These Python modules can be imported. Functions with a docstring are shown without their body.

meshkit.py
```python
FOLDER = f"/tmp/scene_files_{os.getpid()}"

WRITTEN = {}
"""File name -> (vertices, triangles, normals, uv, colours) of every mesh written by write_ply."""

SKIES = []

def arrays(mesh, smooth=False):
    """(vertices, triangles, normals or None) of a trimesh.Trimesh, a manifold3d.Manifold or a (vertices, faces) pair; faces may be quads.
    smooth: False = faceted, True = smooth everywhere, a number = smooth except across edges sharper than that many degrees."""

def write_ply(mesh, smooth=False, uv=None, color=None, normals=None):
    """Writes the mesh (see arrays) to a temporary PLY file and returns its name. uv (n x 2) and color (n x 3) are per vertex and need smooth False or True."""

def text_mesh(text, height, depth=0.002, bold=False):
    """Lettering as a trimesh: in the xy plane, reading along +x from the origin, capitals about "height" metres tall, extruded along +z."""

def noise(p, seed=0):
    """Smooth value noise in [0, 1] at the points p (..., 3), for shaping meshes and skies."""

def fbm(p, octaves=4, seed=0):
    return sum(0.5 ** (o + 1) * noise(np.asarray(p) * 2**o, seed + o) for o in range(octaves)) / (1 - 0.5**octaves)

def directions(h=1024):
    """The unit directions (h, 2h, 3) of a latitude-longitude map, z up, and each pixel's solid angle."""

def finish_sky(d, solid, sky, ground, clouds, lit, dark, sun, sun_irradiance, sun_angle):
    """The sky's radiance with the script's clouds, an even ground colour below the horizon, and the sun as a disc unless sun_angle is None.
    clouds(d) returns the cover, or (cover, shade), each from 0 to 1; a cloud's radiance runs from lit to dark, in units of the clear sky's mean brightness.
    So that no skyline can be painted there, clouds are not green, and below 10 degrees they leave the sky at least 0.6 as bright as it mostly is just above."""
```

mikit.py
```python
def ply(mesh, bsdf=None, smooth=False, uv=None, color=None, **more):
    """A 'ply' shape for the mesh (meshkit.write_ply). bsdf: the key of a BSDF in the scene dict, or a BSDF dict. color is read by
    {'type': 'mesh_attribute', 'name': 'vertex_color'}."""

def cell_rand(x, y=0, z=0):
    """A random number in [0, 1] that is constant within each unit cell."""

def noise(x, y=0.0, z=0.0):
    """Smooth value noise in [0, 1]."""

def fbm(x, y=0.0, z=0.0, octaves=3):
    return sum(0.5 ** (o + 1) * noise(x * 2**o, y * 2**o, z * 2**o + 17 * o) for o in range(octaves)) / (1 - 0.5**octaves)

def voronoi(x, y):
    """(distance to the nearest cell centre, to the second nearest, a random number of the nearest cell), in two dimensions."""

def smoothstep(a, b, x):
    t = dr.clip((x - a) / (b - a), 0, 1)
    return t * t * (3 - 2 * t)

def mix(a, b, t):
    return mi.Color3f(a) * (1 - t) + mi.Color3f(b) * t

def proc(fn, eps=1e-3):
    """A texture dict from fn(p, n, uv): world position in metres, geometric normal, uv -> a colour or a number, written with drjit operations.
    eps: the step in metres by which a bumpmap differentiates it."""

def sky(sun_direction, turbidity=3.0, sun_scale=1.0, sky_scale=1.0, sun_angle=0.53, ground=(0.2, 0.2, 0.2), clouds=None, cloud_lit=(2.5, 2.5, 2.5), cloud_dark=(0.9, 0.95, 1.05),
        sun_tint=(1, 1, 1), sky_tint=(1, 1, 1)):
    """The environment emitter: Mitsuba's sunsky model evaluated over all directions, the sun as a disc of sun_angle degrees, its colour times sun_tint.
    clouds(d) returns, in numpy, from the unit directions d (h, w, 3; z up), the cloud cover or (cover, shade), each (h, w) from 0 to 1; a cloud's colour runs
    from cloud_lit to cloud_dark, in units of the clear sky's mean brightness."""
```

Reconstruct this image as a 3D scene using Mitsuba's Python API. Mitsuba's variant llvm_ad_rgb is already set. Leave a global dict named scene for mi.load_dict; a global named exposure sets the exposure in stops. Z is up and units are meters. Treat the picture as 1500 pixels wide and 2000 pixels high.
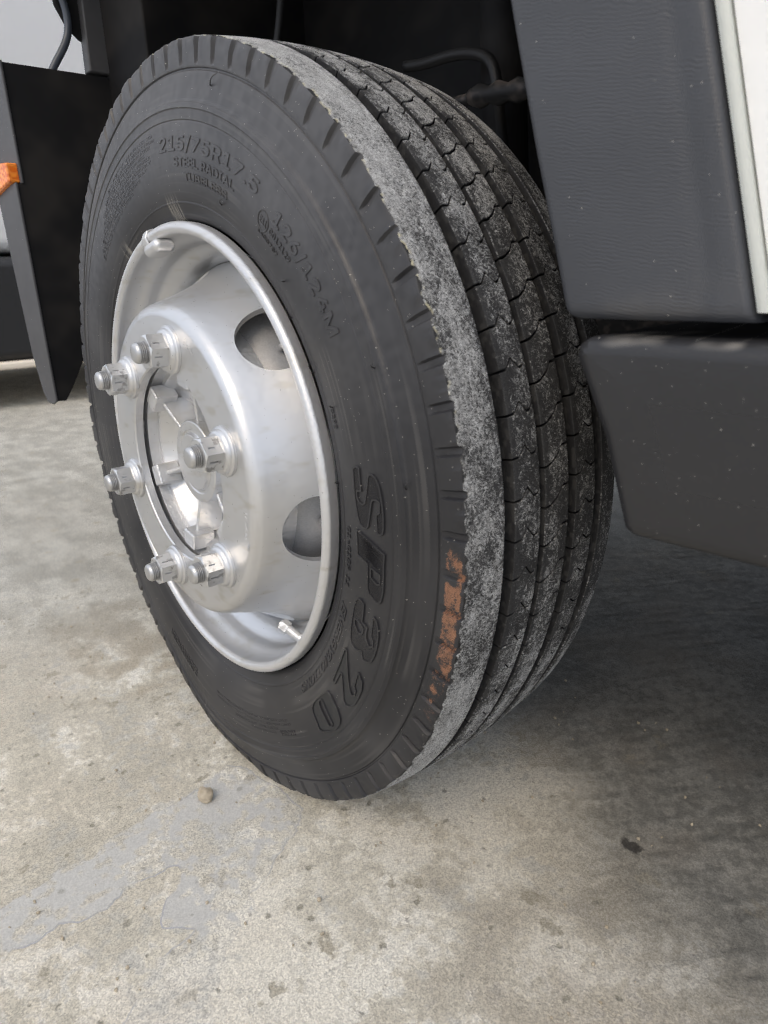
import math, random
import numpy as np, trimesh, shapely
import shapely.geometry as sg
import drjit as dr
import mitsuba as mi
import mikit, meshkit
from mikit import proc, noise, fbm, voronoi, cell_rand, smoothstep, mix, ply
from manifold3d import Manifold, CrossSection

T = mi.ScalarTransform4f
scene, labels = {}, {}
rng = np.random.default_rng(7)

# ------------------------------------------------------------------ camera, sky, exposure
CAM = np.array([0.6652, -0.3940, 0.5557])
FWD = np.array([-0.7265, 0.6031, -0.3292])
DOWN = np.array([0.2344, -0.2328, -0.9438])
scene['camera'] = {'type': 'thinlens', 'fov': 58.84, 'fov_axis': 'x', 'near_clip': 0.02, 'far_clip': 300.0,
                   'aperture_radius': 0.0013, 'focus_distance': 0.72,
                   'to_world': T().look_at(origin=CAM.tolist(), target=(CAM + FWD).tolist(), up=(-DOWN).tolist())}
scene['sky_light'] = mikit.sky((0.35, -0.75, 0.8), turbidity=3, sun_scale=0.2, sky_scale=1.0, sun_angle=30, ground=(0.3, 0.29, 0.27),
                               clouds=lambda d: 1.0, cloud_lit=(2.2, 2.36, 2.68))
exposure = 2.25

# ------------------------------------------------------------------ materials
RL = 0.374                       # height of the axle above the ground


def rgb(*c): return {'type': 'rgb', 'value': list(c)}
def two(b): return {'type': 'twosided', 'b': b}
def bump(b, fn, scale=1.0, eps=5e-4): return {'type': 'bumpmap', 'tex': proc(fn, eps), 'scale': scale, 'b': b}
def srgb(r, g, b): return [((c / 255) / 12.92 if c < 10.3 else ((c / 255 + .055) / 1.055) ** 2.4) for c in (r, g, b)]


def cyl(p):
    x, z = p.x, p.z - RL
    return dr.sqrt(x * x + z * z), dr.atan2(z, x), p.y


def grain(p, s): return noise(p.x * s, p.y * s, p.z * s)


# sidewall rubber: dark, dusty in rings, scuffed beside the rim, rust-brown crumbs on the shoulder at the rear
def side_col(p, n, uv):
    r, a, y = cyl(p)
    c = mix((0.015, 0.015, 0.0175), (0.036, 0.0355, 0.038), smoothstep(0.3, 0.75, fbm(p.x * 9, p.y * 9, p.z * 9, 3)))
    c = mix(c, (0.075, 0.072, 0.07), 0.55 * smoothstep(0.357, 0.352, r) * smoothstep(0.5, 0.9, noise(r * 420, a * 2.0)) * smoothstep(.3, .8, noise(a * 7, r * 30, 4)))
    top = smoothstep(-0.1, 0.9, dr.sin(a)) * smoothstep(0.245, 0.31, r)
    c = mix(c, (0.10, 0.099, 0.103), 0.55 * top * (0.5 + 0.5 * noise(a * 60, r * 160)))
    # pale scuffs just outside the rim near the top
    sc = smoothstep(0.262, 0.24, r) * smoothstep(0.62, 0.75, noise(a * 9, 3.3)) * smoothstep(0.2, .9, noise(a * 150, r * 60)) * smoothstep(0.4, 0.95, dr.sin(a))
    c = mix(c, (0.30, 0.28, 0.24), 0.8 * sc)
    # dust specks
    d1, d2, w = voronoi(a * 150, r * 420)
    c = mix(c, (0.4, 0.38, 0.34), dr.select((w > 0.982) & (d1 < 0.14), 0.7, 0.0))
    # red-brown crumbs of soil
    on = smoothstep(0.075, -0.005, a) * smoothstep(-0.68, -0.30, a) * smoothstep(0.3570, 0.3625, r) * smoothstep(0.3775, 0.3735, r) * smoothstep(-0.02, -.06, y)
    on *= 0.30 + 0.70 * smoothstep(-0.66, -.20, a - dr.abs(r - 0.368) * 10)
    on *= 0.66 + 0.34 * smoothstep(0.03, -0.03, a)
    on *= 1 - 0.35 * smoothstep(0.55, 0.8, noise(a * 38 + r * 60, r * 90, 6))
    f = 0.6 * fbm(a * 75, r * 200, 1, 3) + 0.4 * noise(a * 700, r * 1900)
    c = mix(c, mix((0.18, 0.080, 0.040), (0.38, 0.18, 0.098), 0.5 * noise(a * 300, r * 900) + 0.5 * fbm(a * 60, r * 500, 2, 3)), smoothstep(0.69, 0.49, f + (1 - on) * 0.80) * (0.45 + 0.5 * noise(a * 900, r * 2600)))
    return c


def side_bump(p, n, uv):
    r, a, y = cyl(p)
    return 0.00012 * fbm(p.x * 500, p.y * 500, p.z * 500, 2) + 0.00006 * noise(r * 1400, a * 3)


scene['rubber'] = two(bump({'type': 'principled', 'base_color': proc(side_col), 'roughness': 0.43, 'specular': 0.42}, side_bump))


scene['rubber_black'] = two({'type': 'principled', 'base_color': rgb(0.017, 0.018, 0.020), 'roughness': 0.42, 'specular': 0.4})


# tread rubber: running faces carry pale road dust in felted flakes, walls stay dark
def flakes(a, y):
    u, v = a * 383.0, y * 1000.0          # millimetres
    best = mi.Float(0)
    for k, ang in enumerate((0.35, 1.0, 1.7, 2.35, 2.9)):
        c, s = math.cos(ang), math.sin(ang)
        best = dr.maximum(best, noise((u * c + v * s) * 0.50 + 17 * k, (v * c - u * s) * 1.6, 3 * k) * (0.70 + 0.6 * noise(u * 0.30 + 9 * k, v * 0.30, k)))
    return best


def tread_col(p, n, uv):
    r, a, y = cyl(p)
    crown = 0.383 - 0.002 * dr.square(y / 0.05)
    c0 = mix((0.013, 0.013, 0.0145), (0.025, 0.025, 0.026), fbm(p.x * 30, p.y * 30, p.z * 30, 2))
    edge = -0.0845 + 0.0035 * (fbm(a * 60, 3.0, 0, 4) - 0.5) * 2 + 0.001 * (noise(a * 900, y * 900) - .5)
    face = smoothstep(-0.0012, -0.0003, r - crown) * smoothstep(-0.0004, 0.0004, y - edge)
    face = dr.maximum(face, smoothstep(-0.22, -0.32, a) * smoothstep(-0.0018, -0.0003, r - crown) * smoothstep(0, .0004, y - edge))
    q = flakes(a, y)
    big = fbm(a * 16, y * 60, 1.0, 3)
    # the upper part and the lowest part have picked up more dust than the quarter facing the rear
    # the outward edge of every rib stays rubbed dark
    e = mi.Float(1)
    for y0 in (-0.0395, -0.0070, 0.0310, 0.0700): e *= 1 - smoothstep(-0.0005, 0.0005, y - y0) * smoothstep(0.0075, 0.0015, y - y0 + 0.003 * (noise(a * 120, y0 * 900) - 0.5))
    dust = 0.31 + 0.38 * smoothstep(0.34, 0.95, a) + 0.34 * smoothstep(-0.10, -0.55, a) + 0.27 * smoothstep(-0.045, -0.055, y)
    dust -= 0.30 * (1 - e)
    m = smoothstep(0.52, 1.10, q + (dust - 0.55) * 0.72 + (big - 0.5) * 0.60)
    fl = mix((0.20, 0.20, 0.205), (0.56, 0.57, 0.57), noise(a * 700, y * 1300))
    fl = mix(fl, (0.40, 0.405, 0.40), smoothstep(0.6, 1.1, a) * 0.4)
    st = 0.6 * noise(a * 46 + y * 300, y * 420, 7) + 0.4 * noise(a * 150 + y * 700, y * 900, 3)
    fl = fl * (0.62 + 0.66 * st)
    c = mix(c0, fl, face * (0.05 + 0.86 * m))
    c = mix(c, (0.46, 0.43, 0.30), face * smoothstep(0.0028, 0.0002, y - edge) * smoothstep(0.35, 0.8, noise(a * 160, y * 500)) * smoothstep(0.1, 0.5, a))
    c = mix(c, (0.055, 0.054, 0.052), (1 - face) * smoothstep(0.45, 0.8, noise(a * 90, y * 160, r * 300)) * 0.5)
    return c


def tread_bump(p, n, uv):
    r, a, y = cyl(p)
    return 0.00035 * flakes(a, y) + 0.00012 * grain(p, 1800)


scene['tread_rubber'] = two(bump({'type': 'principled', 'base_color': proc(tread_col), 'roughness': 0.68, 'specular': 0.3}, tread_bump, eps=3e-4))


def silver_col(p, n, uv):
    r, a, y = cyl(p)
    c = mix((0.64, 0.645, 0.655), (0.71, 0.712, 0.718), fbm(p.x * 14, p.y * 14, p.z * 14, 3))
    d1, d2, w = voronoi(a * 40 + r * 130, y * 240 + r * 60)
    c = mix(c, (0.16, 0.15, 0.14), dr.select((w > 0.95) & (d1 < 0.08), 0.6, 0.0))
    c = mix(c, (0.50, 0.47, 0.40), 0.45 * smoothstep(0.55, 0.85, fbm(p.x * 40, p.y * 40, p.z * 90, 3)))
    return c


def silver_bump(p, n, uv): return 0.00005 * grain(p, 700) + 0.00016 * grain(p, 160)


def silver_rough(p, n, uv): return 0.33 + 0.12 * fbm(p.x * 25, p.y * 25, p.z * 25, 2)


scene['silver_paint'] = two(bump({'type': 'principled', 'base_color': proc(silver_col), 'metallic': 0.90, 'roughness': proc(silver_rough), 'specular': 0.5,
                                  'clearcoat': 0.25, 'clearcoat_gloss': 0.7}, silver_bump))


def lip_bump(p, n, uv): return 0.00022 * grain(p, 420) + 0.00012 * grain(p, 1100)


scene['lip_paint'] = two(bump({'type': 'principled', 'base_color': proc(silver_col), 'metallic': 0.7, 'roughness': 0.40, 'specular': 0.5}, lip_bump))


def cast_bump(p, n, uv): return 0.0007 * grain(p, 380) + 0.0004 * grain(p, 900)


scene['cast_silver'] = two(bump({'type': 'principled', 'base_color': proc(silver_col), 'metallic': 0.7, 'roughness': 0.40, 'specular': 0.5}, cast_bump))


def nut_col(p, n, uv):
    m = smoothstep(0.55, 0.75, fbm(p.x * 170, p.y * 170, p.z * 170, 3))
    return mix((0.66, 0.665, 0.67), (0.28, 0.275, 0.27), m * 0.75)


scene['nut_steel'] = two({'type': 'principled', 'base_color': proc(nut_col), 'metallic': 0.82, 'roughness': 0.33, 'specular': 0.5})
scene['thread_steel'] = two({'type': 'principled', 'base_color': rgb(0.55, 0.55, 0.55), 'metallic': 0.85, 'roughness': 0.36})
scene['mark_dark'] = two({'type': 'principled', 'base_color': rgb(0.06, 0.058, 0.056), 'roughness': 0.6})


def drum_col(p, n, uv): return mix((0.34, 0.34, 0.345), (0.42, 0.42, 0.425), grain(p, 900))


scene['drum_iron'] = two(bump({'type': 'principled', 'base_color': proc(drum_col), 'metallic': 0.35, 'roughness': 0.48}, lambda p, n, uv: 0.00012 * grain(p, 900)))


def plastic_col(base, dusty=0.3):
    def f(p, n, uv):
        c = mix([b * 0.85 for b in base], [b * 1.15 for b in base], fbm(p.x * 18, p.y * 18, p.z * 18, 3))
        c = mix(c, (0.13, 0.12, 0.105), dusty * smoothstep(0.56, 0.52, p.z) * smoothstep(0.45, 0.8, fbm(p.x * 30, p.y * 30, p.z * 30, 3)))
        d1, d2, w = voronoi(p.x * 330 + p.y * 80, p.z * 330)
        return mix(c, (0.45, 0.43, 0.40), dr.select((w > 0.992) & (d1 < 0.06 + .10 * cell_rand(w * 9999)), 0.55, 0.0))
    return f


def leather(p, n, uv):
    u = p.x * 1000 + p.y * 70
    v = p.z * 1000
    ph = v * 3.1 + 0.5 * u + 7.5 * noise(u * 0.13, v * 0.11, 3) + 3.0 * noise(u * 0.42, v * 0.30, 8)
    return 0.000085 * dr.sin(ph) * (0.35 + 0.9 * noise(u * 0.20, v * 0.35, 11)) + 0.00005 * noise(u * 1.1, v * 1.7, 5)


scene['grained_plastic'] = two(bump({'type': 'principled', 'base_color': proc(plastic_col((0.047, 0.050, 0.058))), 'roughness': 0.47, 'specular': 0.5}, leather))


def step_col(p, n, uv):
    base = plastic_col((0.021, 0.021, 0.023), 0.0)(p, n, uv)
    d1, d2, w = voronoi(p.x * 420 + p.y * 90, p.z * 420)
    base = mix(base, (0.42, 0.41, 0.38), dr.select((w > 0.955) & (d1 < 0.03 + .11 * cell_rand(w * 77777)), 0.5, 0.0))
    m = smoothstep(0.5095, 0.5165, p.z) * smoothstep(0.52, 0.7, fbm(p.x * 26, p.y * 10, p.z * 60, 3))
    return mix(base, (0.34, 0.32, 0.29), 0.6 * m)


scene['step_plastic'] = two(bump({'type': 'principled', 'base_color': proc(step_col), 'roughness': 0.36, 'specular': 0.45}, lambda p, n, uv: 0.00012 * grain(p, 900) + .00006 * grain(p, 2600)))
scene['bumper_plastic'] = two(bump({'type': 'principled', 'base_color': proc(plastic_col((0.062, 0.062, 0.066), 0.0)), 'roughness': 0.5, 'specular': 0.4}, lambda p, n, uv: 0.0001 * grain(p, 900)))


def dark_col(p, n, uv):
    return mix((0.006, 0.006, 0.007), (0.020, 0.018, 0.017), smoothstep(0.4, 0.8, fbm(p.x * 14, p.y * 14, p.z * 14, 3)))


scene['dark_liner'] = two({'type': 'principled', 'base_color': proc(dark_col), 'roughness': 0.7, 'specular': 0.25})
scene['hose_rubber'] = two({'type': 'principled', 'base_color': rgb(0.009, 0.009, 0.010), 'roughness': 0.55})


def grimy_col(p, n, uv): return mix((0.012, 0.012, 0.013), (0.07, 0.058, 0.052), smoothstep(0.45, 0.75, fbm(p.x * 60, p.y * 60, p.z * 60, 3)))


scene['grimy_steel'] = two({'type': 'principled', 'base_color': proc(grimy_col), 'roughness': 0.6, 'metallic': 0.2})
scene['white_paint'] = two({'type': 'principled', 'base_color': rgb(0.80, 0.80, 0.79), 'roughness': 0.25, 'specular': 0.5, 'clearcoat': 0.6, 'clearcoat_gloss': 0.9})
scene['seal_grey'] = two({'type': 'principled', 'base_color': rgb(0.52, 0.54, 0.51), 'roughness': 0.45})
scene['van_white'] = two({'type': 'principled', 'base_color': rgb(0.62, 0.62, 0.62), 'roughness': 0.4, 'specular': 0.4})
scene['van_cream'] = two({'type': 'principled', 'base_color': rgb(0.78, 0.70, 0.58), 'roughness': 0.4})
scene['van_black'] = two({'type': 'principled', 'base_color': rgb(0.015, 0.015, 0.016), 'roughness': 0.5})
scene['tube_blue'] = two({'type': 'principled', 'base_color': rgb(0.055, 0.065, 0.085), 'roughness': 0.35, 'specular': 0.5})


def amber_col(p, n, uv):
    return mix((0.70, 0.14, 0.008), (0.90, 0.27, 0.03), smoothstep(0.3, 0.7, noise(p.x * 260, p.y * 120, p.z * 260)))


scene['amber_lens'] = two(bump({'type': 'principled', 'base_color': proc(amber_col), 'roughness': 0.15, 'specular': 0.6, 'clearcoat': 1.0, 'clearcoat_gloss': 0.95},
                               lambda p, n, uv: 0.0006 * noise(p.x * 220, 0, p.z * 220)))


# concrete floor: cement skin with pale crust, brown stains and pits on the open side; broom-brushed under the truck, shade painted in there and at far left
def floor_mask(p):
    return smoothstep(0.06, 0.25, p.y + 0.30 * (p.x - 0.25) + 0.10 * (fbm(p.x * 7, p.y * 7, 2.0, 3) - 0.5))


def floor_col(p, n, uv):
    x, y = p.x, p.y
    big = fbm(x * 4.0, y * 4.0, 0.0, 5)
    mid = fbm(x * 24, y * 24, 4.0, 4)
    fine = fbm(x * 130, y * 130, 1.0, 4)
    grit = noise(x * 900, y * 900)
    k = 0.40 * big + 0.30 * mid + 0.30 * fine
    c = mix((0.445, 0.415, 0.345), (0.645, 0.610, 0.522), smoothstep(0.30, 0.68, k))
    c = mix(c, (0.735, 0.71, 0.64), smoothstep(0.50, 0.575, k) * dr.maximum(smoothstep(0.35, 0.6, fbm(x * 2.3 + 5, y * 2.3, 6.0, 3)), smoothstep(1.3, .2, dr.sqrt(dr.square((x + .08) / .17) + dr.square((y + .22) / .10)))) * 0.8)
    c = mix(c, (0.42, 0.365, 0.285), smoothstep(0.42, 0.66, fbm(x * 2.6 + 9, y * 2.6 + 4, 7.0, 5)) * smoothstep(0.35, 0.6, 0.5 * fine + 0.5 * mid) * 0.60)
    c = mix(c, (0.36, 0.36, 0.335), smoothstep(0.55, 0.68, 0.5 * fbm(x * 9, y * 30, 21.0, 4) + 0.5 * fine) * 0.45)
    w = dr.sqrt(dr.square((x - 0.52) / 0.20) + dr.square((y + 0.03) / 0.13))
    c = mix(c, (0.33, 0.285, 0.225), smoothstep(1.25, 0.3, w + (mid - 0.5) * 1.6) * (0.15 + 0.5 * fine))
    # older brown stain left of the wheel
    d = dr.sqrt(dr.square((x + 0.41) / 0.16) + dr.square((y + 0.10) / 0.09))
    c = mix(c, (0.36, 0.30, 0.215), smoothstep(1.2, 0.4, d + (mid - 0.5) * 2.2) * 0.55)
    # greyer brushed concrete towards the truck; shade beneath it painted in as darker colour
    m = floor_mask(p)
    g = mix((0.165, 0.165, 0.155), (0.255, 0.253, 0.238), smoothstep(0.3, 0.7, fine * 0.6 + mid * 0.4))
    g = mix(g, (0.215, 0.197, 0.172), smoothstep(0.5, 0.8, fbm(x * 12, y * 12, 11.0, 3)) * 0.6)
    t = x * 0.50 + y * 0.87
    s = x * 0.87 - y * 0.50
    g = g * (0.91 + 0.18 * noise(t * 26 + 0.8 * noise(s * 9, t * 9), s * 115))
    g = g * (1 - 0.35 * smoothstep(0.18, 0.45, y + 0.25 * (big - 0.5)))  # painted shade, deepening further under the truck
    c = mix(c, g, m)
    # shade of the vehicles at far left, painted in as greyer colour with soft trowel marks
    far_shade = smoothstep(-0.10, -0.75, x - 0.25 * (y + 0.1) + 0.35 * (big - 0.5))
    c = mix(c, mix((0.27, 0.262, 0.235), (0.385, 0.375, 0.340), smoothstep(0.3, 0.7, 0.5 * fbm(x * 10, y * 34, 5.0, 4) + 0.5 * mid)), 0.8 * far_shade)
    # pits: small and a few large
    d1, d2, w = voronoi(x * 62, y * 62)
    c = mix(c, (0.25, 0.235, 0.19), dr.select(w > 0.86, smoothstep(0.05 + 1.6 * (w - .86), 0.02, d1 + 0.55 * (fine - .5)), 0.0) * 0.7 * (1 - .7 * m))
    e1, e2, w2 = voronoi(x * 21 + 3, y * 21 + 5)
    c = mix(c, (0.33, 0.30, 0.235), dr.select(w2 > 0.84, smoothstep(0.20, 0.05, e1 + 0.7 * (fine - .5)), 0.0) * 0.7 * (1 - .6 * m))
    # oil drop
    o = dr.sqrt(dr.square(x - 0.403) + dr.square((y - 0.136) * 1.3)) + 0.012 * (fine - 0.5)
    c = mix(c, (0.045, 0.042, 0.04), smoothstep(0.013, 0.008, o) * 0.9)
    return c * (0.76 + 0.48 * grit) * (0.92 + 0.16 * noise(x * 420, y * 420, 3))


def floor_bump(p, n, uv):
    x, y = p.x, p.y
    m = floor_mask(p)
    d1, d2, w = voronoi(x * 62, y * 62)
    pit = dr.select(w > 0.86, smoothstep(0.05 + 1.6 * (w - .86), 0.02, d1 + 0.3 * (noise(x * 300, y * 300) - .5)), 0.0)
    t = x * 0.50 + y * 0.87
    s = x * 0.87 - y * 0.50
    broom = noise(t * 26 + 0.8 * noise(s * 9, t * 9), s * 115)
    return 0.0016 * fbm(x * 85, y * 85, 2.0, 4) + 0.0007 * noise(x * 1000, y * 1000) - 0.0011 * pit * (1 - .7 * m) + 0.0032 * m * broom


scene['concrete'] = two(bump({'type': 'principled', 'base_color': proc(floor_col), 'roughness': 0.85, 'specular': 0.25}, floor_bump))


def cement_col(p, n, uv):
    x, y = p.x, p.y
    fine = fbm(x * 110, y * 110, 1.0, 4)
    c = mix((0.445, 0.440, 0.420), (0.55, 0.545, 0.520), 0.5 * fine + 0.5 * fbm(x * 16, y * 16, 3.0, 3))
    d1, d2, w = voronoi(x * 70, y * 70)
    c = mix(c, (0.27, 0.265, 0.23), dr.select(w > 0.90, smoothstep(0.05 + 2 * (w - .9), 0.02, d1 + .5 * (fine - .5)), 0.0) * 0.6)
    # worn through in places to the floor below, more so at its near end
    t = smoothstep(0.48, 0.60, 0.55 * fbm(x * 17 + 4, y * 17, 5.0, 4) + 0.45 * fine + 0.22 * smoothstep(-0.24, -0.33, y) * smoothstep(0.15, 0.22, x) + .12 * smoothstep(-.14, -.08, y) + 0.13 * smoothstep(.14, .20, x))
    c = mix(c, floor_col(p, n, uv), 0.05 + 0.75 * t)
    return c * (0.9 + 0.2 * noise(x * 900, y * 900))


scene['cement_skin'] = two(bump({'type': 'principled', 'base_color': proc(cement_col), 'roughness': 0.8, 'specular': 0.25},
                                lambda p, n, uv: 0.0006 * fbm(p.x * 130, p.y * 130, 0, 3) + 0.0003 * noise(p.x * 1000, p.y * 1000)))
def cement_edge_col(p, n, uv):
    x, y = p.x, p.y
    k = smoothstep(0.42, 0.62, fbm(x * 28, y * 28, 2.0, 4)) * smoothstep(0.235, 0.16, x + 0.35 * (y + 0.2))
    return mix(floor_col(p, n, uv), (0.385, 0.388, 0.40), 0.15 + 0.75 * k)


scene['cement_edge'] = two({'type': 'principled', 'base_color': proc(cement_edge_col), 'roughness': 0.8, 'specular': 0.25})
scene['stone_beige'] = two(bump({'type': 'principled', 'base_color': proc(lambda p, n, uv: mix((0.30, 0.25, 0.18), (0.52, 0.46, 0.36), fbm(p.x * 160, p.y * 160, p.z * 160, 3))), 'roughness': 0.9},
                                lambda p, n, uv: 0.0008 * fbm(p.x * 300, p.y * 300, p.z * 300, 3)))


# ------------------------------------------------------------------ helpers
def numbered(key):
    if key not in used:
        used.add(key)
        return key
    i = 1
    while f'{key}_{i:03d}' in used: i += 1
    used.add(f'{key}_{i:03d}')
    return f'{key}_{i:03d}'


used = set()


def add(key, mesh, mat, smooth=30, label=None, kind=None):
    key = numbered(key)
    scene[key] = ply(mesh, mat, smooth)
    e = {}
    if label: e['label'] = label
    if kind: e['kind'] = kind
    if e: labels[key] = e
    return key


def cat(*m): return trimesh.util.concatenate(m)
def man(m):
    a = m.to_mesh()
    return trimesh.Trimesh(a.vert_properties[:, :3], a.tri_verts, process=False)


def revolve(profile, n=360, closed=False, a0=0, a1=2 * math.pi):
    """profile of (y, r): a surface of revolution about the axle (y), outward (towards -y and larger r) where the profile runs from inside to outside."""
    pr = np.asarray(profile, float)
    full = abs(a1 - a0 - 2 * math.pi) < 1e-9
    t = np.linspace(a0, a1, n + 1)[:n if full else n + 1]
    m = len(pr)
    v = np.stack([np.cos(t)[:, None] * pr[None, :, 1], np.broadcast_to(pr[None, :, 0], (len(t), m)), RL + np.sin(t)[:, None] * pr[None, :, 1]], -1).reshape(-1, 3)
    i = np.arange(len(t) if full else len(t) - 1)
    j = np.arange(m if closed else m - 1)
    I, J = np.meshgrid(i, j, indexing='ij')
    I2, J2 = (I + 1) % len(t), (J + 1) % m
    a, b, c, d = I * m + J, I * m + J2, I2 * m + J2, I2 * m + J
    f = np.concatenate([np.stack([a, d, c], -1).reshape(-1, 3), np.stack([a, c, b], -1).reshape(-1, 3)])
    return trimesh.Trimesh(v, f, process=False)


def tube(points, rad, sides=10, caps=True):
    p = np.asarray(points, float)
    rad = np.broadcast_to(rad, len(p))
    d = np.gradient(p, axis=0)
    d /= np.linalg.norm(d, axis=1)[:, None]
    u = np.cross(d[0], [0.3, 0.1, 0.9]); u /= np.linalg.norm(u)
    rings, t = [], np.linspace(0, 2 * np.pi, sides, endpoint=False)
    for k in range(len(p)):
        u = u - d[k] * (u @ d[k]); u /= np.linalg.norm(u)
        w = np.cross(d[k], u)
        rings.append(p[k] + rad[k] * (np.cos(t)[:, None] * u + np.sin(t)[:, None] * w))
    v = np.concatenate(rings)
    f = []
    for k in range(len(p) - 1):
        for s in range(sides):
            a, b = k * sides + s, k * sides + (s + 1) % sides
            f += [[a, b, b + sides], [a, b + sides, a + sides]]
    if caps:
        v = np.vstack([v, p[0], p[-1]])
        n0, n1 = len(v) - 2, len(v) - 1
        for s in range(sides):
            f += [[n0, (s + 1) % sides, s], [n1, (len(p) - 1) * sides + s, (len(p) - 1) * sides + (s + 1) % sides]]
    return trimesh.Trimesh(v, f, process=False)


def rbox(size, r=0.003, seg=3):
    """a rounded box centred on the origin"""
    s = np.asarray(size) / 2 - r
    balls = [Manifold.sphere(r, 4 * seg).translate([sx * s[0], sy * s[1], sz * s[2]]) for sx in (-1, 1) for sy in (-1, 1) for sz in (-1, 1)]
    return man(Manifold.batch_hull(balls))


def hull(pts, r, seg=12):
    return man(Manifold.batch_hull([Manifold.sphere(r, seg).translate(list(map(float, p))) for p in pts]))


def smooth_path(pts, n=40):
    from scipy.interpolate import CubicSpline
    p = np.asarray(pts, float)
    t = np.r_[0, np.cumsum(np.linalg.norm(np.diff(p, axis=0), axis=1))]
    return CubicSpline(t, p)(np.linspace(0, t[-1], n))


# ------------------------------------------------------------------ ground
def grid_ground():
    # one sheet to the horizon, denser near the wheel, with gentle unevenness
    def axis(c): return np.unique(np.r_[np.linspace(-120, -3, 14), np.linspace(-3, 3, 121), np.linspace(3, 120, 14)])
    xs, ys = axis(0), axis(0)
    X, Y = np.meshgrid(xs, ys, indexing='ij')
    v = np.stack([X, Y, 0 * X], -1).reshape(-1, 3)
    m = len(ys)
    i, j = np.meshgrid(np.arange(len(xs) - 1), np.arange(m - 1), indexing='ij')
    a = (i * m + j).ravel()
    f = np.concatenate([np.stack([a, a + m, a + m + 1], 1), np.stack([a, a + m + 1, a + 1], 1)])
    return trimesh.Trimesh(v, f, process=False)


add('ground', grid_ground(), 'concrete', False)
labels['ground'] = {'kind': 'structure', 'label': 'stained pale concrete floor with pits, a brushed area under the truck and shade painted into the colour', 'category': 'ground'}

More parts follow.
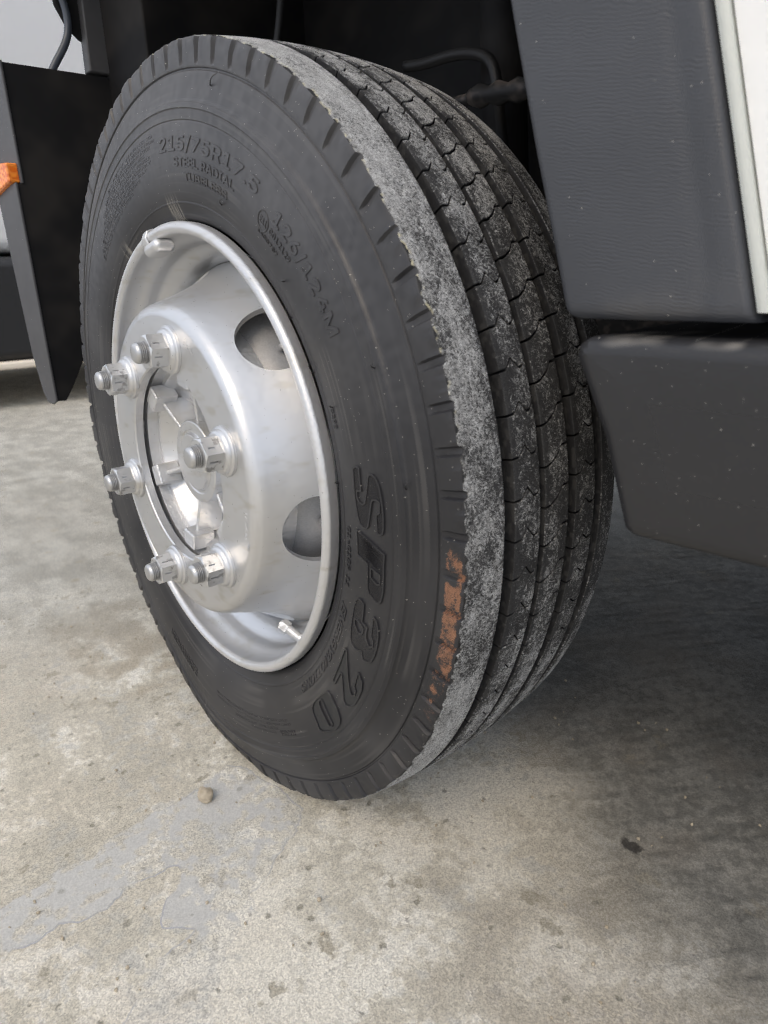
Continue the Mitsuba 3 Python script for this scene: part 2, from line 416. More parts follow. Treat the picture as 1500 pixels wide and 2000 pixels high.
PATCH = [(0.0497,-0.3697),(0.049,-0.3471),(0.0467,-0.3231),(0.0387,-0.3136),(0.0465,-0.2807),(0.0348,-0.2635),(0.0321,-0.2237),(0.0331,-0.1825),(0.0241,-0.1369),(0.0141,-0.108),(0.0511,-0.094),(0.1401,-0.081),(0.1555,-0.1079),(0.1792,-0.1419),(0.1922,-0.1731),(0.1975,-0.1846),(0.2153,-0.1894),(0.2223,-0.2093),(0.2318,-0.2247),(0.2471,-0.2426),(0.2594,-0.2582),(0.2875,-0.2658),(0.2366,-0.3238),(0.2101,-0.2946),(0.1972,-0.2711),(0.1974,-0.2373),(0.1772,-0.2601),(0.1598,-0.26),(0.1417,-0.2473),(0.1389,-0.2331),(0.1233,-0.2234),(0.1223,-0.2175),(0.1125,-0.2401),(0.1074,-0.264),(0.1108,-0.2778),(0.1196,-0.2931),(0.1175,-0.3157),(0.1044,-0.3345),(0.1103,-0.3471),(0.1068,-0.3696),(0.1057,-0.3817),(0.1048,-0.4207),(0.0495,-0.4119)]


def thin_patch(poly, h=0.0010, amp=0.0035, seed=1, closed=True):
    g = sg.Polygon(poly).buffer(0).buffer(-0.004).buffer(0.008).buffer(-0.004)
    ring = np.array(g.exterior.segmentize(0.0018).coords)[:-1]
    n2 = np.c_[ring, 0 * ring[:, 0]]
    off = (meshkit.fbm(n2 * 70, 4, seed) - 0.5) * 2 * amp
    off2 = (meshkit.fbm(n2 * 70 + 31, 4, seed + 5) - 0.5) * 2 * amp
    ring = ring + np.c_[off, off2]
    g = sg.Polygon(ring).buffer(0)
    g = max(getattr(g, 'geoms', [g]), key=lambda q: q.area)
    top = g.buffer(-0.0016)
    a = trimesh.creation.extrude_polygon(g, h * 0.55, engine='earcut')
    parts = []
    for q in getattr(top, 'geoms', [top]):
        parts.append(trimesh.creation.extrude_polygon(q, h, engine='earcut'))
    return cat(*parts), a


m, rim_m = thin_patch(PATCH, 0.0006, 0.0065)
m.apply_translation([0, 0, -0.0001]); rim_m.apply_translation([0, 0, -0.0001])
add('ground__cement_patch', m, 'cement_skin', False, 'smooth greyish cement film spilled across the floor')
add('ground__cement_patch_edge', rim_m, 'cement_edge', False)

# ------------------------------------------------------------------ the tyre
crown = lambda y: 0.383 - 0.002 * (np.asarray(y) / 0.05) ** 2
RIBS = [(-0.0850, -0.0502), (-0.0395, -0.0130), (-0.0070, 0.0209), (0.0310, 0.0585), (0.0700, 0.0910)]
NP = 80                                   # tread pitches round the tyre
PITCH = 2 * math.pi / NP
BASE = 0.3705

SIDE = np.array([(.2320, -.0780), (.2375, -.0855), (.2430, -.0880), (.2480, -.0903), (.2498, -.0909), (.2503, -.0917), (.2511, -.0918), (.2517, -.0914),
                 (.260, -.0940), (.275, -.0963), (.290, -.0970), (.305, -.0968), (.3140, -.0962), (.3150, -.0956), (.3157, -.0953), (.3165, -.0959), (.3235, -.0955), (.3246, -.0957), (.3252, -.0964),
                 (.3290, -.0952), (.3303, -.0928), (.333, -.0914), (.342, -.0892), (.3505, -.0874), (.3525, -.0869), (.3533, -.0857), (.3545, -.0856), (.3552, -.0869),
                 (.3565, -.0873), (.3620, -.0874), (.3680, -.0871), (.3730, -.0864), (.3755, -.0857)])


def side_y(r): return np.interp(r, SIDE[:, 0], SIDE[:, 1])


def settle(v):
    """the tyre under load: flattened where it stands, sidewall bulged above the contact"""
    v = v.copy()
    a = np.arctan2(v[:, 2] - RL, v[:, 0])
    r = np.hypot(v[:, 0], v[:, 2] - RL)
    d = np.abs((a + math.pi / 2 + math.pi) % (2 * math.pi) - math.pi)
    w = np.exp(-(d / 0.42) ** 2) * np.clip((r - 0.25) / 0.06, 0, 1) * np.clip((0.385 - r) / 0.03, 0, 1) ** 0.7
    v[:, 1] += np.sign(v[:, 1]) * w * 0.0105 * (np.abs(v[:, 1]) > 0.06)
    low = np.clip((r - 0.30) / 0.08, 0, 1)
    z = v[:, 2]
    lim = 0.0002 + (0.383 - r).clip(0) * 0.55
    v[:, 2] = np.where(z < lim, lim - 0.0 * z, z) * low + z * (1 - low)
    v[:, 2] = np.maximum(v[:, 2], 0.0002)
    return v


def tyre_body():
    prof = [(y, r) for r, y in SIDE]
    edge = [(-0.0850, float(crown(-.085)) - .0005), (-0.0843, float(crown(-.0843)))]
    for y in np.linspace(-0.080, -0.0512, 9): edge.append((y, float(crown(y))))
    edge += [(-0.0503, float(crown(-.0503)) - 0.0001), (-0.0500, float(crown(-.05)) - 0.0009), (-0.0492, BASE + .004), (-0.0484, BASE)]
    for y in np.linspace(-0.045, 0.060, 22): edge.append((y, BASE))
    edge += [(0.0680, BASE), (0.0690, BASE + .004), (0.0698, float(crown(.07)) - .0009), (0.0703, float(crown(.0703)))]
    for y in np.linspace(0.075, 0.0900, 5): edge.append((y, float(crown(y))))
    inner = [(-y + 0.0075, r) for r, y in SIDE[::-3]]
    prof = prof + edge + inner
    pr = np.array(prof)
    # finer along the outer shoulder so that the slots and worn edge are shaped
    n = 2880
    me = revolve(pr, n)
    v = me.vertices.reshape(n, len(pr), 3).copy()
    t = np.arange(n) * 2 * math.pi / n
    # slots moulded in the shoulder, one per pitch
    ph = ((np.degrees(t) - 6.7 + 2.25) % 4.5) - 2.25
    k = np.arange(n)
    idx = np.round((np.degrees(t) - 6.7) / 4.5).astype(int) % NP
    long = rng.random(NP)[idx] * 0.3 + 0.7
    s = np.clip((0.55 - np.abs(ph)) / 0.22, 0, 1)
    s = s * s * (3 - 2 * s)
    rr, yy = pr[:, 1], pr[:, 0]
    ramp = np.clip((rr - 0.3575) / 0.0035, 0, 1) * (yy < -0.083) * np.clip((-.0842 - yy) / .001 + 1, 0, 1)
    depth = 0.0042 * s[:, None] * ramp[None] * long[:, None]
    v[:, :, 1] += depth * 0.80
    # worn, ragged edge and a little waviness
    c = np.stack([np.cos(t), np.sin(t), 0 * t], -1)
    rag = (meshkit.fbm(c * 28, 4, 3) - 0.5)
    w = np.exp(-((yy + 0.085) / 0.003) ** 2) * (rr > 0.37)
    v[:, :, 1] += 0.004 * rag[:, None] * w[None]
    rad = 1 - 0.0035 * np.clip(rag, 0, 1)[:, None] * w[None]
    ctr = np.array([0, 0, RL])
    q = v - ctr
    q[:, :, 0] *= rad; q[:, :, 2] *= rad
    # wavy groove walls
    wav = (meshkit.fbm(c * 18 + 5, 3, 8) - 0.5) * 0.0011
    q[:, :, 1] += wav[:, None] * (np.exp(-((yy + 0.0500) / 0.0012) ** 2))[None]
    me.vertices = settle(q.reshape(-1, 3) + ctr)
    return me, len(pr), len(SIDE), len(SIDE) + len(edge)


def split_tyre():
    me, m, j0, j1 = tyre_body()
    f = me.faces
    col = (f % m).min(1)
    tread = (col >= j0) & (col < j1)
    a = trimesh.Trimesh(me.vertices, f[~tread], process=False); a.remove_unreferenced_vertices()
    b = trimesh.Trimesh(me.vertices, f[tread], process=False); b.remove_unreferenced_vertices()
    return a, b


sidewall, treadband = split_tyre()
add('truck__wheel__tyre_sidewall', sidewall, 'rubber', 40, 'black tyre sidewall with raised lettering and rust-brown soil along its rear shoulder')
add('truck__wheel__tyre_tread', treadband, 'tread_rubber', 40, 'dusty worn shoulder rib and grooves of the tyre tread')


# tread blocks: three ribs cut by zigzag sipes
def zz(rib, u):
    if rib == 1: return np.interp(u, [0, .25, .5, .80, 1], [-.010, -.008, .012, -.012, .006])
    if rib == 2: return np.interp(u, [0, .2, .55, .75, 1], [-.016, -.014, .002, .022, .024])
    return np.interp(u, [0, .25, .5, .8, 1], [-.014, -.012, .010, -.006, .002])


ZDEG = {1: 1.0, 2: 0.9, 3: 1.0}
PHASE = {1: 0.6, 2: -0.9, 3: 1.6}


def tread_block(rib, k):
    y0, y1 = RIBS[rib]
    us = np.array([0, .012, .05, .12, .25, .38, .5, .62, .75, .88, .95, .988, 1.0])
    vs = np.array([0, .02, .10, .3, .5, .7, .9, .98, 1.0])
    th0 = math.radians(PHASE[rib] + k * 4.5)
    gap = math.radians(0.25)
    y = y0 + us * (y1 - y0)
    z = zz(rib, us) * ZDEG[rib]
    lo, hi = th0 + z + gap / 2, th0 + PITCH + z - gap / 2
    A = lo[:, None] + (hi - lo)[:, None] * vs[None]
    Y = np.broadcast_to(y[:, None], A.shape).copy()
    wob = (meshkit.fbm(np.stack([np.cos(A) * 20, np.sin(A) * 20, Y * 300 + rib], -1), 3, 2) - .5)
    Y += np.where(np.isin(us, [0, 1.0]), 1, 0)[:, None] * wob * 0.0012
    R = crown(Y) + wob * 0.0004
    R[[0, -1], :] -= 0.0010
    R[[1, -2], :] -= 0.0002
    R[:, [0, -1]] -= 0.0006
    nu, nv = A.shape
    P = lambda A, Y, R: np.stack([R * np.cos(A), Y, RL + R * np.sin(A)], -1)
    top = P(A, Y, R).reshape(-1, 3)
    per = [(i, 0) for i in range(nu)] + [(nu - 1, j) for j in range(1, nv)] + [(i, nv - 1) for i in range(nu - 2, -1, -1)] + [(0, j) for j in range(nv - 2, 0, -1)]
    flare = lambda i: (-0.0006 if i == 0 else 0.0006 if i == nu - 1 else 0)
    bot = np.array([P(A[i, j], Y[i, j] + flare(i), BASE - 0.0006) for i, j in per])
    f = []
    for i in range(nu - 1):
        for j in range(nv - 1):
            a, b, c, d = i * nv + j, (i + 1) * nv + j, (i + 1) * nv + j + 1, i * nv + j + 1
            f += [[a, c, b], [a, d, c]]
    n0 = nu * nv
    ids = [i * nv + j for i, j in per]
    for q in range(len(per)):
        q2 = (q + 1) % len(per)
        f += [[ids[q], ids[q2], n0 + q2], [ids[q], n0 + q2, n0 + q]]
    return trimesh.Trimesh(settle(np.vstack([top, bot])), f, process=False)


for rib in (1, 2, 3):
    for k in range(NP):
        mid = PHASE[rib] + k * 4.5 + 2.25
        mid = (mid + 180) % 360 - 180
        if -78 < mid < 112:
            add('truck__wheel__tread_block', tread_block(rib, k), 'tread_rubber', 35)
rest = [tread_block(rib, k) for rib in (1, 2, 3) for k in range(NP) if not -78 < (PHASE[rib] + k * 4.5 + 2.25 + 180) % 360 - 180 < 112]
add('truck__wheel__tread_blocks_far_side', cat(*rest), 'tread_rubber', 35, kind='stuff')


# lettering moulded on the sidewall
def on_side(a, r, h):
    """angle (radians), radius, height above the sidewall -> point"""
    a, r, h = map(np.asarray, (a, r, h))
    return np.stack([r * np.cos(a), side_y(r) - h, RL + r * np.sin(a)], -1)


def lettering(text, height, a_start, r_base, a_end=None, depth=0.0007, bold=False, slant=0.0):
    """reads clockwise from a_start (degrees), tops outward; stretched to end at a_end"""
    me = meshkit.text_mesh(text, height, depth, bold)
    v = np.array(me.vertices)
    v[:, 0] -= v[:, 0].min()
    v[:, 0] += slant * v[:, 1]
    w = v[:, 0].max()
    span = math.radians(a_start - a_end) if a_end is not None else w / (r_base + height / 2)
    a = math.radians(a_start) - v[:, 0] / w * span
    me.vertices = settle(on_side(a, r_base + v[:, 1], v[:, 2] - 0.0001))
    return me


letters = [
    ('215/75R17.5', .0112, 90.0, .2925, 55.5, True, .10),
    ('STEEL RADIAL', .0072, 84.6, .2800, 62.3, True, .05),
    ('TUBELESS', .0064, 81.0, .2690, 64.4, True, .05),
    ('126/124M', .0112, 50.2, .2890, 28.6, True, .10),
    ('0012129', .0048, 50.2, .2790, 43.2, True, 0),
    ('1400757', .0034, 53.5, .2705, 46.5, False, 0),
    ('01-0189  11', .0052, -1.0, .2575, -13.0, True, .1),
    ('3298', .0050, 19.4, .2575, 16.0, True, 0),
]
for tx, h, a0, r0, a1, b, s in letters:
    add('truck__wheel__tyre_lettering', lettering(tx, h, a0, r0, a1, 0.00085, b, s), 'rubber', False)
small = [('SAFETY WARNING', 118, 92.5, .3075), ('SERIOUS INJURY MAY RESULT FROM', 121, 92.0, .3035), ('TIRE FAILURE DUE TO UNDERINFLATION', 124, 94, .2995), ('OVERLOADING - FOLLOW OWNERS', 125, 97, .2955),
         ('MANUAL OR TIRE PLACARD IN VEHICLE', 127, 94.5, .2915), ('EXPLOSION OF TIRE RIM ASSEMBLY', 129, 94.5, .2875), ('DUE TO IMPROPER MOUNTING - ONLY', 131, 97, .2835), ('SPECIALLY TRAINED PERSONS', 132, 101, .2795), ('SHOULD MOUNT TIRES', 132, 106, .2755),
         ('MAX LOAD SINGLE 1700 KG AT 830 KPA COLD', -92.0, -60.0, .2845), ('MAX LOAD DUAL 1600 KG AT 830 KPA COLD', -91.5, -59.0, .2890), ('TREAD 4 STEEL  SIDE 1 STEEL', -83, -64.5, .2935), ('LOAD RANGE', -76, -66, .2980)]
for tx, a0, a1, r0 in small:
    a0, a1 = (a0, a1)
    add('truck__wheel__tyre_lettering', lettering(tx, .0026, a0, r0, a1, 0.0004, False), 'rubber', False)
add('truck__wheel__tyre_lettering', lettering('JAPAN', .0055, -64.5, .2965, -58.2, .0007, True), 'rubber', False)
add('truck__wheel__tyre_lettering', lettering('REGROOVABLE', .0105, -118.5, .2880, -102.5, .0007, True), 'rubber', False)
add('truck__wheel__tyre_lettering', lettering('ENERGYMOTIONS', .0080, -17.0, .2570, -49.5, .0008, True, 0.35), 'rubber', False)


def ring_mark(a_deg, r, rad, tubr):
    t = np.linspace(0, 2 * np.pi, 41)
    return tube(on_side(math.radians(a_deg) + rad * np.cos(t) / r, r + rad * np.sin(t), 0.0002), tubr, 6, False)


add('truck__wheel__tyre_lettering', cat(ring_mark(52.4, .2815, .0078, .0005), lettering('E11', .0052, 53.4, .2790, 51.3, .0007, True)), 'rubber', 60)

BIG = {
'S':[(9.47,276.26),(9.8,278.18),(9.95,280.55),(9.84,283.69),(9.59,285.33),(7.53,284.3),(5.94,284.46),(5.86,278.82),(5,278.6),(4.31,280.26),(4.05,283.97),(4.42,287.12),(5.53,289.12),(7.09,291.83),(8.47,294.16),(8.87,296.37),(8.82,300.28),(8.19,304.15),(7.1,306.46),(5.75,307.64),(4.27,308.28),(2.98,308.4),(1.43,307.93),(0.42,306.68),(-0.02,303.83),(0.01,299.48),(1.5,299.34),(3.04,299.34),(3.46,303.3),(4.76,304.36),(5.05,301.02),(4.95,297.28),(4.45,295.61),(3.24,293.73),(1.87,291.71),(0.71,289.92),(0.2,287.36),(0.09,283.45),(0.62,278.75),(1.77,276.28),(3.37,274.98),(5.36,274.33),(7.37,274.95)],
'P':[(-0.46,273.74),(-1.39,290.76),(-2.57,308.27),(-4.32,307.62),(-6.72,307.94),(-8.59,308.13),(-10.14,306.95),(-10.79,305.26),(-10.99,302.22),(-10.45,291.6),(-9.46,289.08),(-7.21,288.22),(-5.56,287.84),(-4.95,274.44),(-2.71,274.06)],
'Ph':[(-5.93,292.81),(-6.22,302.81),(-7.52,303.14),(-7.81,300.75),(-7.4,293.29)],
'3':[(-13.59,276.28),(-12.84,278.82),(-12.54,282.23),(-12.93,287.93),(-14.88,288.8),(-16.41,289.27),(-16.28,291.66),(-16.5,296.16),(-17.62,295.98),(-18.59,297.08),(-19.4,302.27),(-18.83,304.91),(-17.96,304.34),(-17.42,301.25),(-16.16,300.33),(-14.54,299.95),(-13.52,299.87),(-14,305.06),(-14.9,307.58),(-16.33,309.57),(-18.19,310.45),(-20.37,309.98),(-21.99,308.38),(-22.65,304.66),(-23.04,299.1),(-22.12,295.89),(-21.12,294.97),(-22.22,293.97),(-22.65,288.2),(-22.49,281.6),(-21.48,278.55),(-19.67,276.29),(-17.34,275.27),(-15.3,275.2)],
'3h':[(-17.23,279.53),(-18.22,281.33),(-18.93,286.69),(-18.53,290.44),(-17.71,291.39),(-17.29,289.86),(-16.98,285.71)],
'2':[(-24.82,276.14),(-24.97,280.01),(-26.5,283.38),(-28.27,288.57),(-30.05,293.96),(-31.29,298.88),(-31.82,303.29),(-31.16,305.07),(-30.2,304.29),(-29.62,300.51),(-27.92,299.31),(-26.08,298.61),(-26.5,303.36),(-27.17,307.46),(-28.71,309.87),(-30.77,310.63),(-32.79,310.45),(-34.44,308.24),(-35.32,303.68),(-34.98,298.18),(-33.4,292.99),(-31.65,286.92),(-30.61,282.88),(-32.51,282.62),(-34.86,283.18),(-34.6,278.22),(-31.92,277.01),(-29.03,276.48),(-26.41,275.84)],
'0':[(-43.59,277.59),(-40.73,278.13),(-38.33,280.5),(-37.92,285.05),(-38.05,292.67),(-38.54,301.09),(-39.2,307.55),(-40.49,311.12),(-42.38,312.12),(-44.5,310.78),(-46.95,307.92),(-48.01,303.35),(-47.67,293.5),(-47.52,285.84),(-47.03,281.78),(-45.48,278.5)],
'0h':[(-43.19,281.82),(-42.13,282.55),(-42.11,286.5),(-42.47,298.46),(-42.55,305.39),(-43.11,306.77),(-43.85,305.47),(-43.77,294.57),(-43.66,284.54)]}
RM = 0.292


def flat_poly(pts):      # (deg, mm) -> metres along a strip at radius RM; x grows anticlockwise
    return sg.Polygon([(math.radians(a) * RM, r / 1000) for a, r in pts]).buffer(0).buffer(.0008).buffer(-.0016).buffer(.0008)


def raised(geom, h, seg=0.0025):
    parts = []
    for g in getattr(geom, 'geoms', [geom]):
        if g.is_empty or g.area < 1e-8: continue
        g = g.segmentize(seg)
        me = trimesh.creation.extrude_polygon(g, h + 0.0002, engine='earcut')
        v = np.array(me.vertices)
        me.vertices = settle(on_side(v[:, 0] / RM, v[:, 1], v[:, 2] - 0.0002))
        me.invert()
        parts.append(me)
    return cat(*parts)


for name in 'SP320':
    g = flat_poly(BIG[name])
    if name + 'h' in BIG: g = g.difference(flat_poly(BIG[name + 'h']))
    line = g.difference(g.buffer(-0.0013))
    inner = g.buffer(-0.0014)
    add('truck__wheel__tyre_lettering', raised(line, 0.0014), 'rubber', False)
    x0, y0, x1, y1 = inner.bounds
    hatch = []
    if name in 'SP':
        for s in np.arange(x0 - .05, x1 + .05, 0.00135):
            hatch.append(sg.LineString([(s, y0), (s - 0.016, y1)]).buffer(0.00030, cap_style=2))
    elif name == '3':
        for s in np.arange(x0 - .05, x1 + .05, 0.0013):
            hatch.append(sg.LineString([(s, y0), (s - 0.022, y1)]).buffer(0.00022, cap_style=2))
            hatch.append(sg.LineString([(s - .022, y0), (s, y1)]).buffer(0.00022, cap_style=2))
    if name in '02':
        add('truck__wheel__tyre_lettering_face', raised(inner, 0.0005, .006), 'rubber_black', False)
    if hatch:
        hg = shapely.union_all(hatch).intersection(inner)
        add('truck__wheel__tyre_lettering_hatching', raised(hg, 0.0008, .006), 'rubber', False)

# rubber whiskers left by the mould vents
for a, r, da, l in ((74.0, .343, -2.0, .016), (27.0, .243, 1.5, .010), (38.5, .243, 1.2, .010), (43.0, .262, -1.0, .010), (6.0, .243, .8, .008), (19.5, .2635, .4, .005), (66.5, .262, -1.5, .012), (7.0, .3305, 1, .006), (22, .325, .5, .004)):
    t = np.linspace(0, 1, 7)
    h = 0.0004 + 0.004 * np.sin(t * 2.4)
    add('truck__wheel__mould_whisker', tube(on_side(np.radians(a + da * t), r + l * 0.6 * t, h), np.linspace(.0006, .0003, 7), 6), 'rubber', True)

# ------------------------------------------------------------------ rim, disc, hub
lip = [(-0.0850, 0.2345)] + [(-0.0925 - 0.0055 * math.cos(b), 0.2295 + 0.0055 * math.sin(b)) for b in np.linspace(math.radians(88), math.radians(-95), 18)]
rim_prof = lip + [(-0.0895, 0.2241), (-0.0870, 0.2243), (-0.0830, 0.2240), (-0.0780, 0.2230), (-0.0735, 0.2205), (-0.0700, 0.2180), (-0.0650, 0.2168), (-0.0600, 0.2166), (-0.0560, 0.2150), (-0.0525, 0.2105), (-0.0480, 0.2048), (-0.0430, 0.2010), (-0.0370, 0.1993), (-0.0200, 0.1988), (0.0450, 0.1985)]
lm = revolve([(y, r) for y, r in rim_prof[:len(lip)]], 360)
add('truck__wheel__rim_lip', lm, 'lip_paint', True, 'rounded silver lip of the rim')
bm = revolve([rim_prof[len(lip) - 1]] + rim_prof[len(lip):], 360)
add('truck__wheel__rim', bm, 'silver_paint', True, 'deep stepped silver rim')


def to_axle(m):
    """manifold with its axis along z, front at +z  ->  axis along the axle, front at -y"""
    return m.rotate([90, 0, 0]).translate([0, 0, RL])


def lathe(pts, seg=240):          # closed (r, front distance) polygon
    return to_axle(Manifold.revolve(CrossSection([pts]), seg))


outer = [(.1020, .1160), (.1020, .1208), (.1033, .1221), (.1500, .1221), (.1545, .1213), (.1580, .1193), (.1605, .1165), (.1622, .1130), (.1642, .1070), (.1675, .0960), (.1715, .0850), (.1765, .0735), (.1825, .0610), (.1890, .0490), (.1945, .0400), (.1984, .0330)]
inn = [(.1950, .0300), (.1890, .0360), (.1830, .0460), (.1765, .0580), (.1705, .0710), (.1655, .0830), (.1612, .0950), (.1580, .1050), (.1550, .1110), (.1500, .1125), (.1020, .1125)]
bell = lathe([tuple(q) for q in outer + inn][::-1] if False else [tuple(q) for q in (outer + inn)], 288)
if bell.volume() < 0 or bell.is_empty(): bell = lathe([tuple(q) for q in (outer + inn)[::-1]], 288)
for k in range(6):
    a = math.radians(47.4 + 60 * k)
    c = np.array([0.178 * math.cos(a), -0.0640, 0.178 * math.sin(a) + RL])
    nrm = np.array([0.91 * math.cos(a), -0.42, 0.91 * math.sin(a)]); nrm /= np.linalg.norm(nrm)
    cutter = Manifold.cylinder(0.07, 0.0350, 0.0350, 72, True)
    z = nrm; x = np.cross([0, 1, 0.01], z); x /= np.linalg.norm(x); y = np.cross(z, x)
    cutter = cutter.transform(np.c_[x, y, z, c])
    bell = bell - cutter
bell_mesh = man(bell)
bell_mesh = trimesh.Trimesh(bell_mesh.vertices, bell_mesh.faces, process=True)
add('truck__wheel__disc', bell_mesh, 'silver_paint', 28, 'bulging silver wheel disc with round hand holes')

drum = revolve([(-0.040, 0.100), (-0.060, 0.118), (-0.078, 0.138), (-0.070, 0.1500), (-0.055, 0.1600), (0.00, 0.168), (0.09, 0.170), (.09, .05)], 180)
add('truck__wheel__brake_drum', drum, 'drum_iron', 30, 'dark iron brake drum behind the hand holes')
for k in range(18):
    a = math.radians(20 * k + 7)
    b = rbox([0.006, .05, .006], .0015); b.apply_transform(trimesh.transformations.rotation_matrix(-a, [0, 1, 0])); b.apply_translation([0.1655 * math.cos(a), -.03, RL + 0.1655 * math.sin(a)])
    add('truck__wheel__brake_drum_rib', b, 'drum_iron', 30)

# hub: ring with slots, cone, ribs, lugs and cap
ring = lathe([(.0975, .060), (.150, .060), (.150, .1060), (.1055, .1060), (.1040, .0950), (.0980, .0950), (.0975, .0945)], 144)
for k in range(6):
    a = math.radians(109.5 + 60 * k)
    s = Manifold.batch_hull([to_axle(Manifold.cylinder(.03, .0034, .0034, 16, True)).translate([.1150 * math.cos(a + q), -.095, .1150 * math.sin(a + q)]) for q in (-.055, -.02, .02, .055)])
    ring = ring - s
add('truck__wheel__hub', man(ring), 'cast_silver', 25, 'silver cast hub ring with small dark slots')
cone = revolve([(-0.0948, 0.0985), (-0.0935, 0.0965), (-0.0820, 0.0905), (-0.0735, 0.0830), (-0.0700, 0.0740), (-0.0700, 0.0640), (-0.0725, 0.0540), (-0.0790, .0480), (-.0880, .0455), (-.0960, .0446)], 144)
add('truck__wheel__hub_cone', cone, 'silver_paint', True)
cap = revolve([(-.0880, .0446), (-.0975, .0446), (-0.0992, .0436), (-.0998, .0425), (-.0994, .0350), (-.0984, .0338), (-.0984, .0318), (-.1002, .0304), (-.1020, .0296), (-.1024, .0282), (-.1014, .0200), (-.1010, .0002)], 144)
add('truck__wheel__hub_cap', cap, 'silver_paint', 35, 'round silver hub cap with stepped rings')


def place(mesh, a_deg, r, y):
    """a mesh drawn with x = radially outward, y = along the axle, z = tangential"""
    a = math.radians(a_deg)
    M = np.eye(4)
    M[:3, 0] = [math.cos(a), 0, math.sin(a)]; M[:3, 1] = [0, 1, 0]; M[:3, 2] = np.cross(M[:3, 0], M[:3, 1])
    M[:3, 3] = [r * math.cos(a), y, RL + r * math.sin(a)]
    mesh = mesh.copy(); mesh.apply_transform(M)
    return mesh


for k in range(6):
    a = 77.3 + 60 * k
    add('truck__wheel__hub_lug', place(rbox([.019, .026, .024], .0022), a + 2, .0915, -.0975), 'cast_silver', 40)
    rib = hull([(-.0165, .022, -.0014), (-.0165, .022, .0014), (.023, .022, -.0018), (.023, .022, .0018), (-.0165, -.0010, -.0006), (-.0165, -.0010, .0006), (.023, -.0062, -.0008), (.023, -.0062, .0008)], .0018)
    add('truck__wheel__hub_rib', place(rib, a + 2, .0625, -.0935), 'cast_silver', 40)

# studs, collars and nuts
def hexagon(af, h, cham):
    R = af / math.sqrt(3)
    hexm = Manifold.cylinder(h, R, R, 6, False)
    coneA = Manifold.revolve(CrossSection([[(0, -.001), (R + .002, -.001), (R + .002, h - cham * 1.2), (af / 2 - .0006, h), (0, h)]]), 64)
    return hexm ^ coneA


def axial(m, a_deg, r, front0, spin=0.0):
    """manifold along +z from 0 placed so that z = 0 is at y = -front0 and z points out of the wheel"""
    a = math.radians(a_deg)
    return man(m.rotate([0, 0, spin]).rotate([90, 0, 0]).translate([r * math.cos(a), -front0, RL + r * math.sin(a)]))


for k in range(6):
    a = 77.3 + 60 * k
    spin = [12, 20, 5, 26, 14, 10][k]
    collar = Manifold.revolve(CrossSection([[(0, 0), (.0228, 0), (.0232, .0008), (.0230, .0030), (.0218, .0042), (.0208, .0046), (.0204, .0062), (.0188, .0082), (.0160, .0092), (0, .0092)]]), 72)
    add('truck__wheel__nut_collar', axial(collar, a, .1225, .1219), 'silver_paint', 35)
    nut = hexagon(.0300, .0175, .0022)
    nut = nut - Manifold.cylinder(.03, .0104, .0104, 40, False).translate([0, 0, .014])
    # stamped dashes on the flats
    for q in range(6):
        w = Manifold.cube([.0050, .0017, .0062 + .0015 * (q % 2)], True).translate([.0150, -.0018 + .0013 * (q % 3), .0100]).rotate([0, 0, 60 * q + 30])
        nut = nut - w
    nk = add('truck__wheel__lug_nut', axial(nut, a, .1225, .1305, spin), 'nut_steel', 25)
    pr = [(0, 0), (.0098, 0)]
    z0 = .0
    n_thread = 6
    zt = .0102
    for q in range(n_thread):
        z1 = z0 + zt / n_thread * q
        pr += [(.0101, z1 + .0001), (.0101, z1 + .00045), (.0084, z1 + .0009), (.0084, z1 + .00125)]
    pr += [(.0098, zt + .0002), (.0098, zt + .0010), (.0090, zt + .0026), (.0078, zt + .0036), (.0058, zt + .0041), (0, zt + .0043)]
    stud = Manifold.revolve(CrossSection([pr]), 48)
    add('truck__wheel__stud', axial(stud, a, .1225, .1442), 'thread_steel', 30)

# stamped marks on the disc face
for tx, a0, r0, h in (('17.5x6.00', -6.0, .1440, .0042), ('135-14', 66.0, .1385, .0040), ('JWL', -17, .1500, .0036)):
    me = meshkit.text_mesh(tx, h, .0004, False)
    v = np.array(me.vertices); v[:, 0] -= v[:, 0].min()
    aa = math.radians(a0) - v[:, 0] / r0
    rr = r0 + v[:, 1]
    me.vertices = np.stack([rr * np.cos(aa), -.1220 - v[:, 2], RL + rr * np.sin(aa)], -1)
    add('truck__wheel__disc_stamping', me, 'silver_paint', False)

# clip-on balance weight at the top of the lip, tyre valve and its hex cap at the bottom
wt = []
for q in np.linspace(-2.7, 2.7, 5): wt.append((.2180 * math.cos(math.radians(102.0 + q)), -.0945, RL + .2180 * math.sin(math.radians(102.0 + q))))
wm = hull([(x, y + dy, z) for x, y, z in wt for dy in (0, .010)], .0066, 14)
add('truck__wheel__balance_weight', wm, 'lip_paint', 40, 'small silver balance weight clipped to the top of the rim lip')
cl = []
for q in (-1.1, 1.1):
    a = math.radians(104.5 + q)
    for r, y in ((.2225, -.0975), (.2290, -.0992), (.2352, -.0960), (.2372, -.0900)): cl.append((r * math.cos(a), y, RL + r * math.sin(a)))
c1 = hull([cl[0], cl[4], cl[1], cl[5]], .0015); c2 = hull([cl[1], cl[5], cl[2], cl[6]], .0015); c3 = hull([cl[2], cl[6], cl[3], cl[7]], .0015)
add('truck__wheel__balance_weight_clip', cat(c1, c2, c3), 'lip_paint', 40)
va, va2 = math.radians(-57.5), math.radians(-60.5)
vb = np.array([.2160 * math.cos(va), -.0555, RL + .2160 * math.sin(va)])
vt = np.array([.1930 * math.cos(va2), -.0665, RL + .1930 * math.sin(va2)])
d = (vt - vb) / np.linalg.norm(vt - vb)
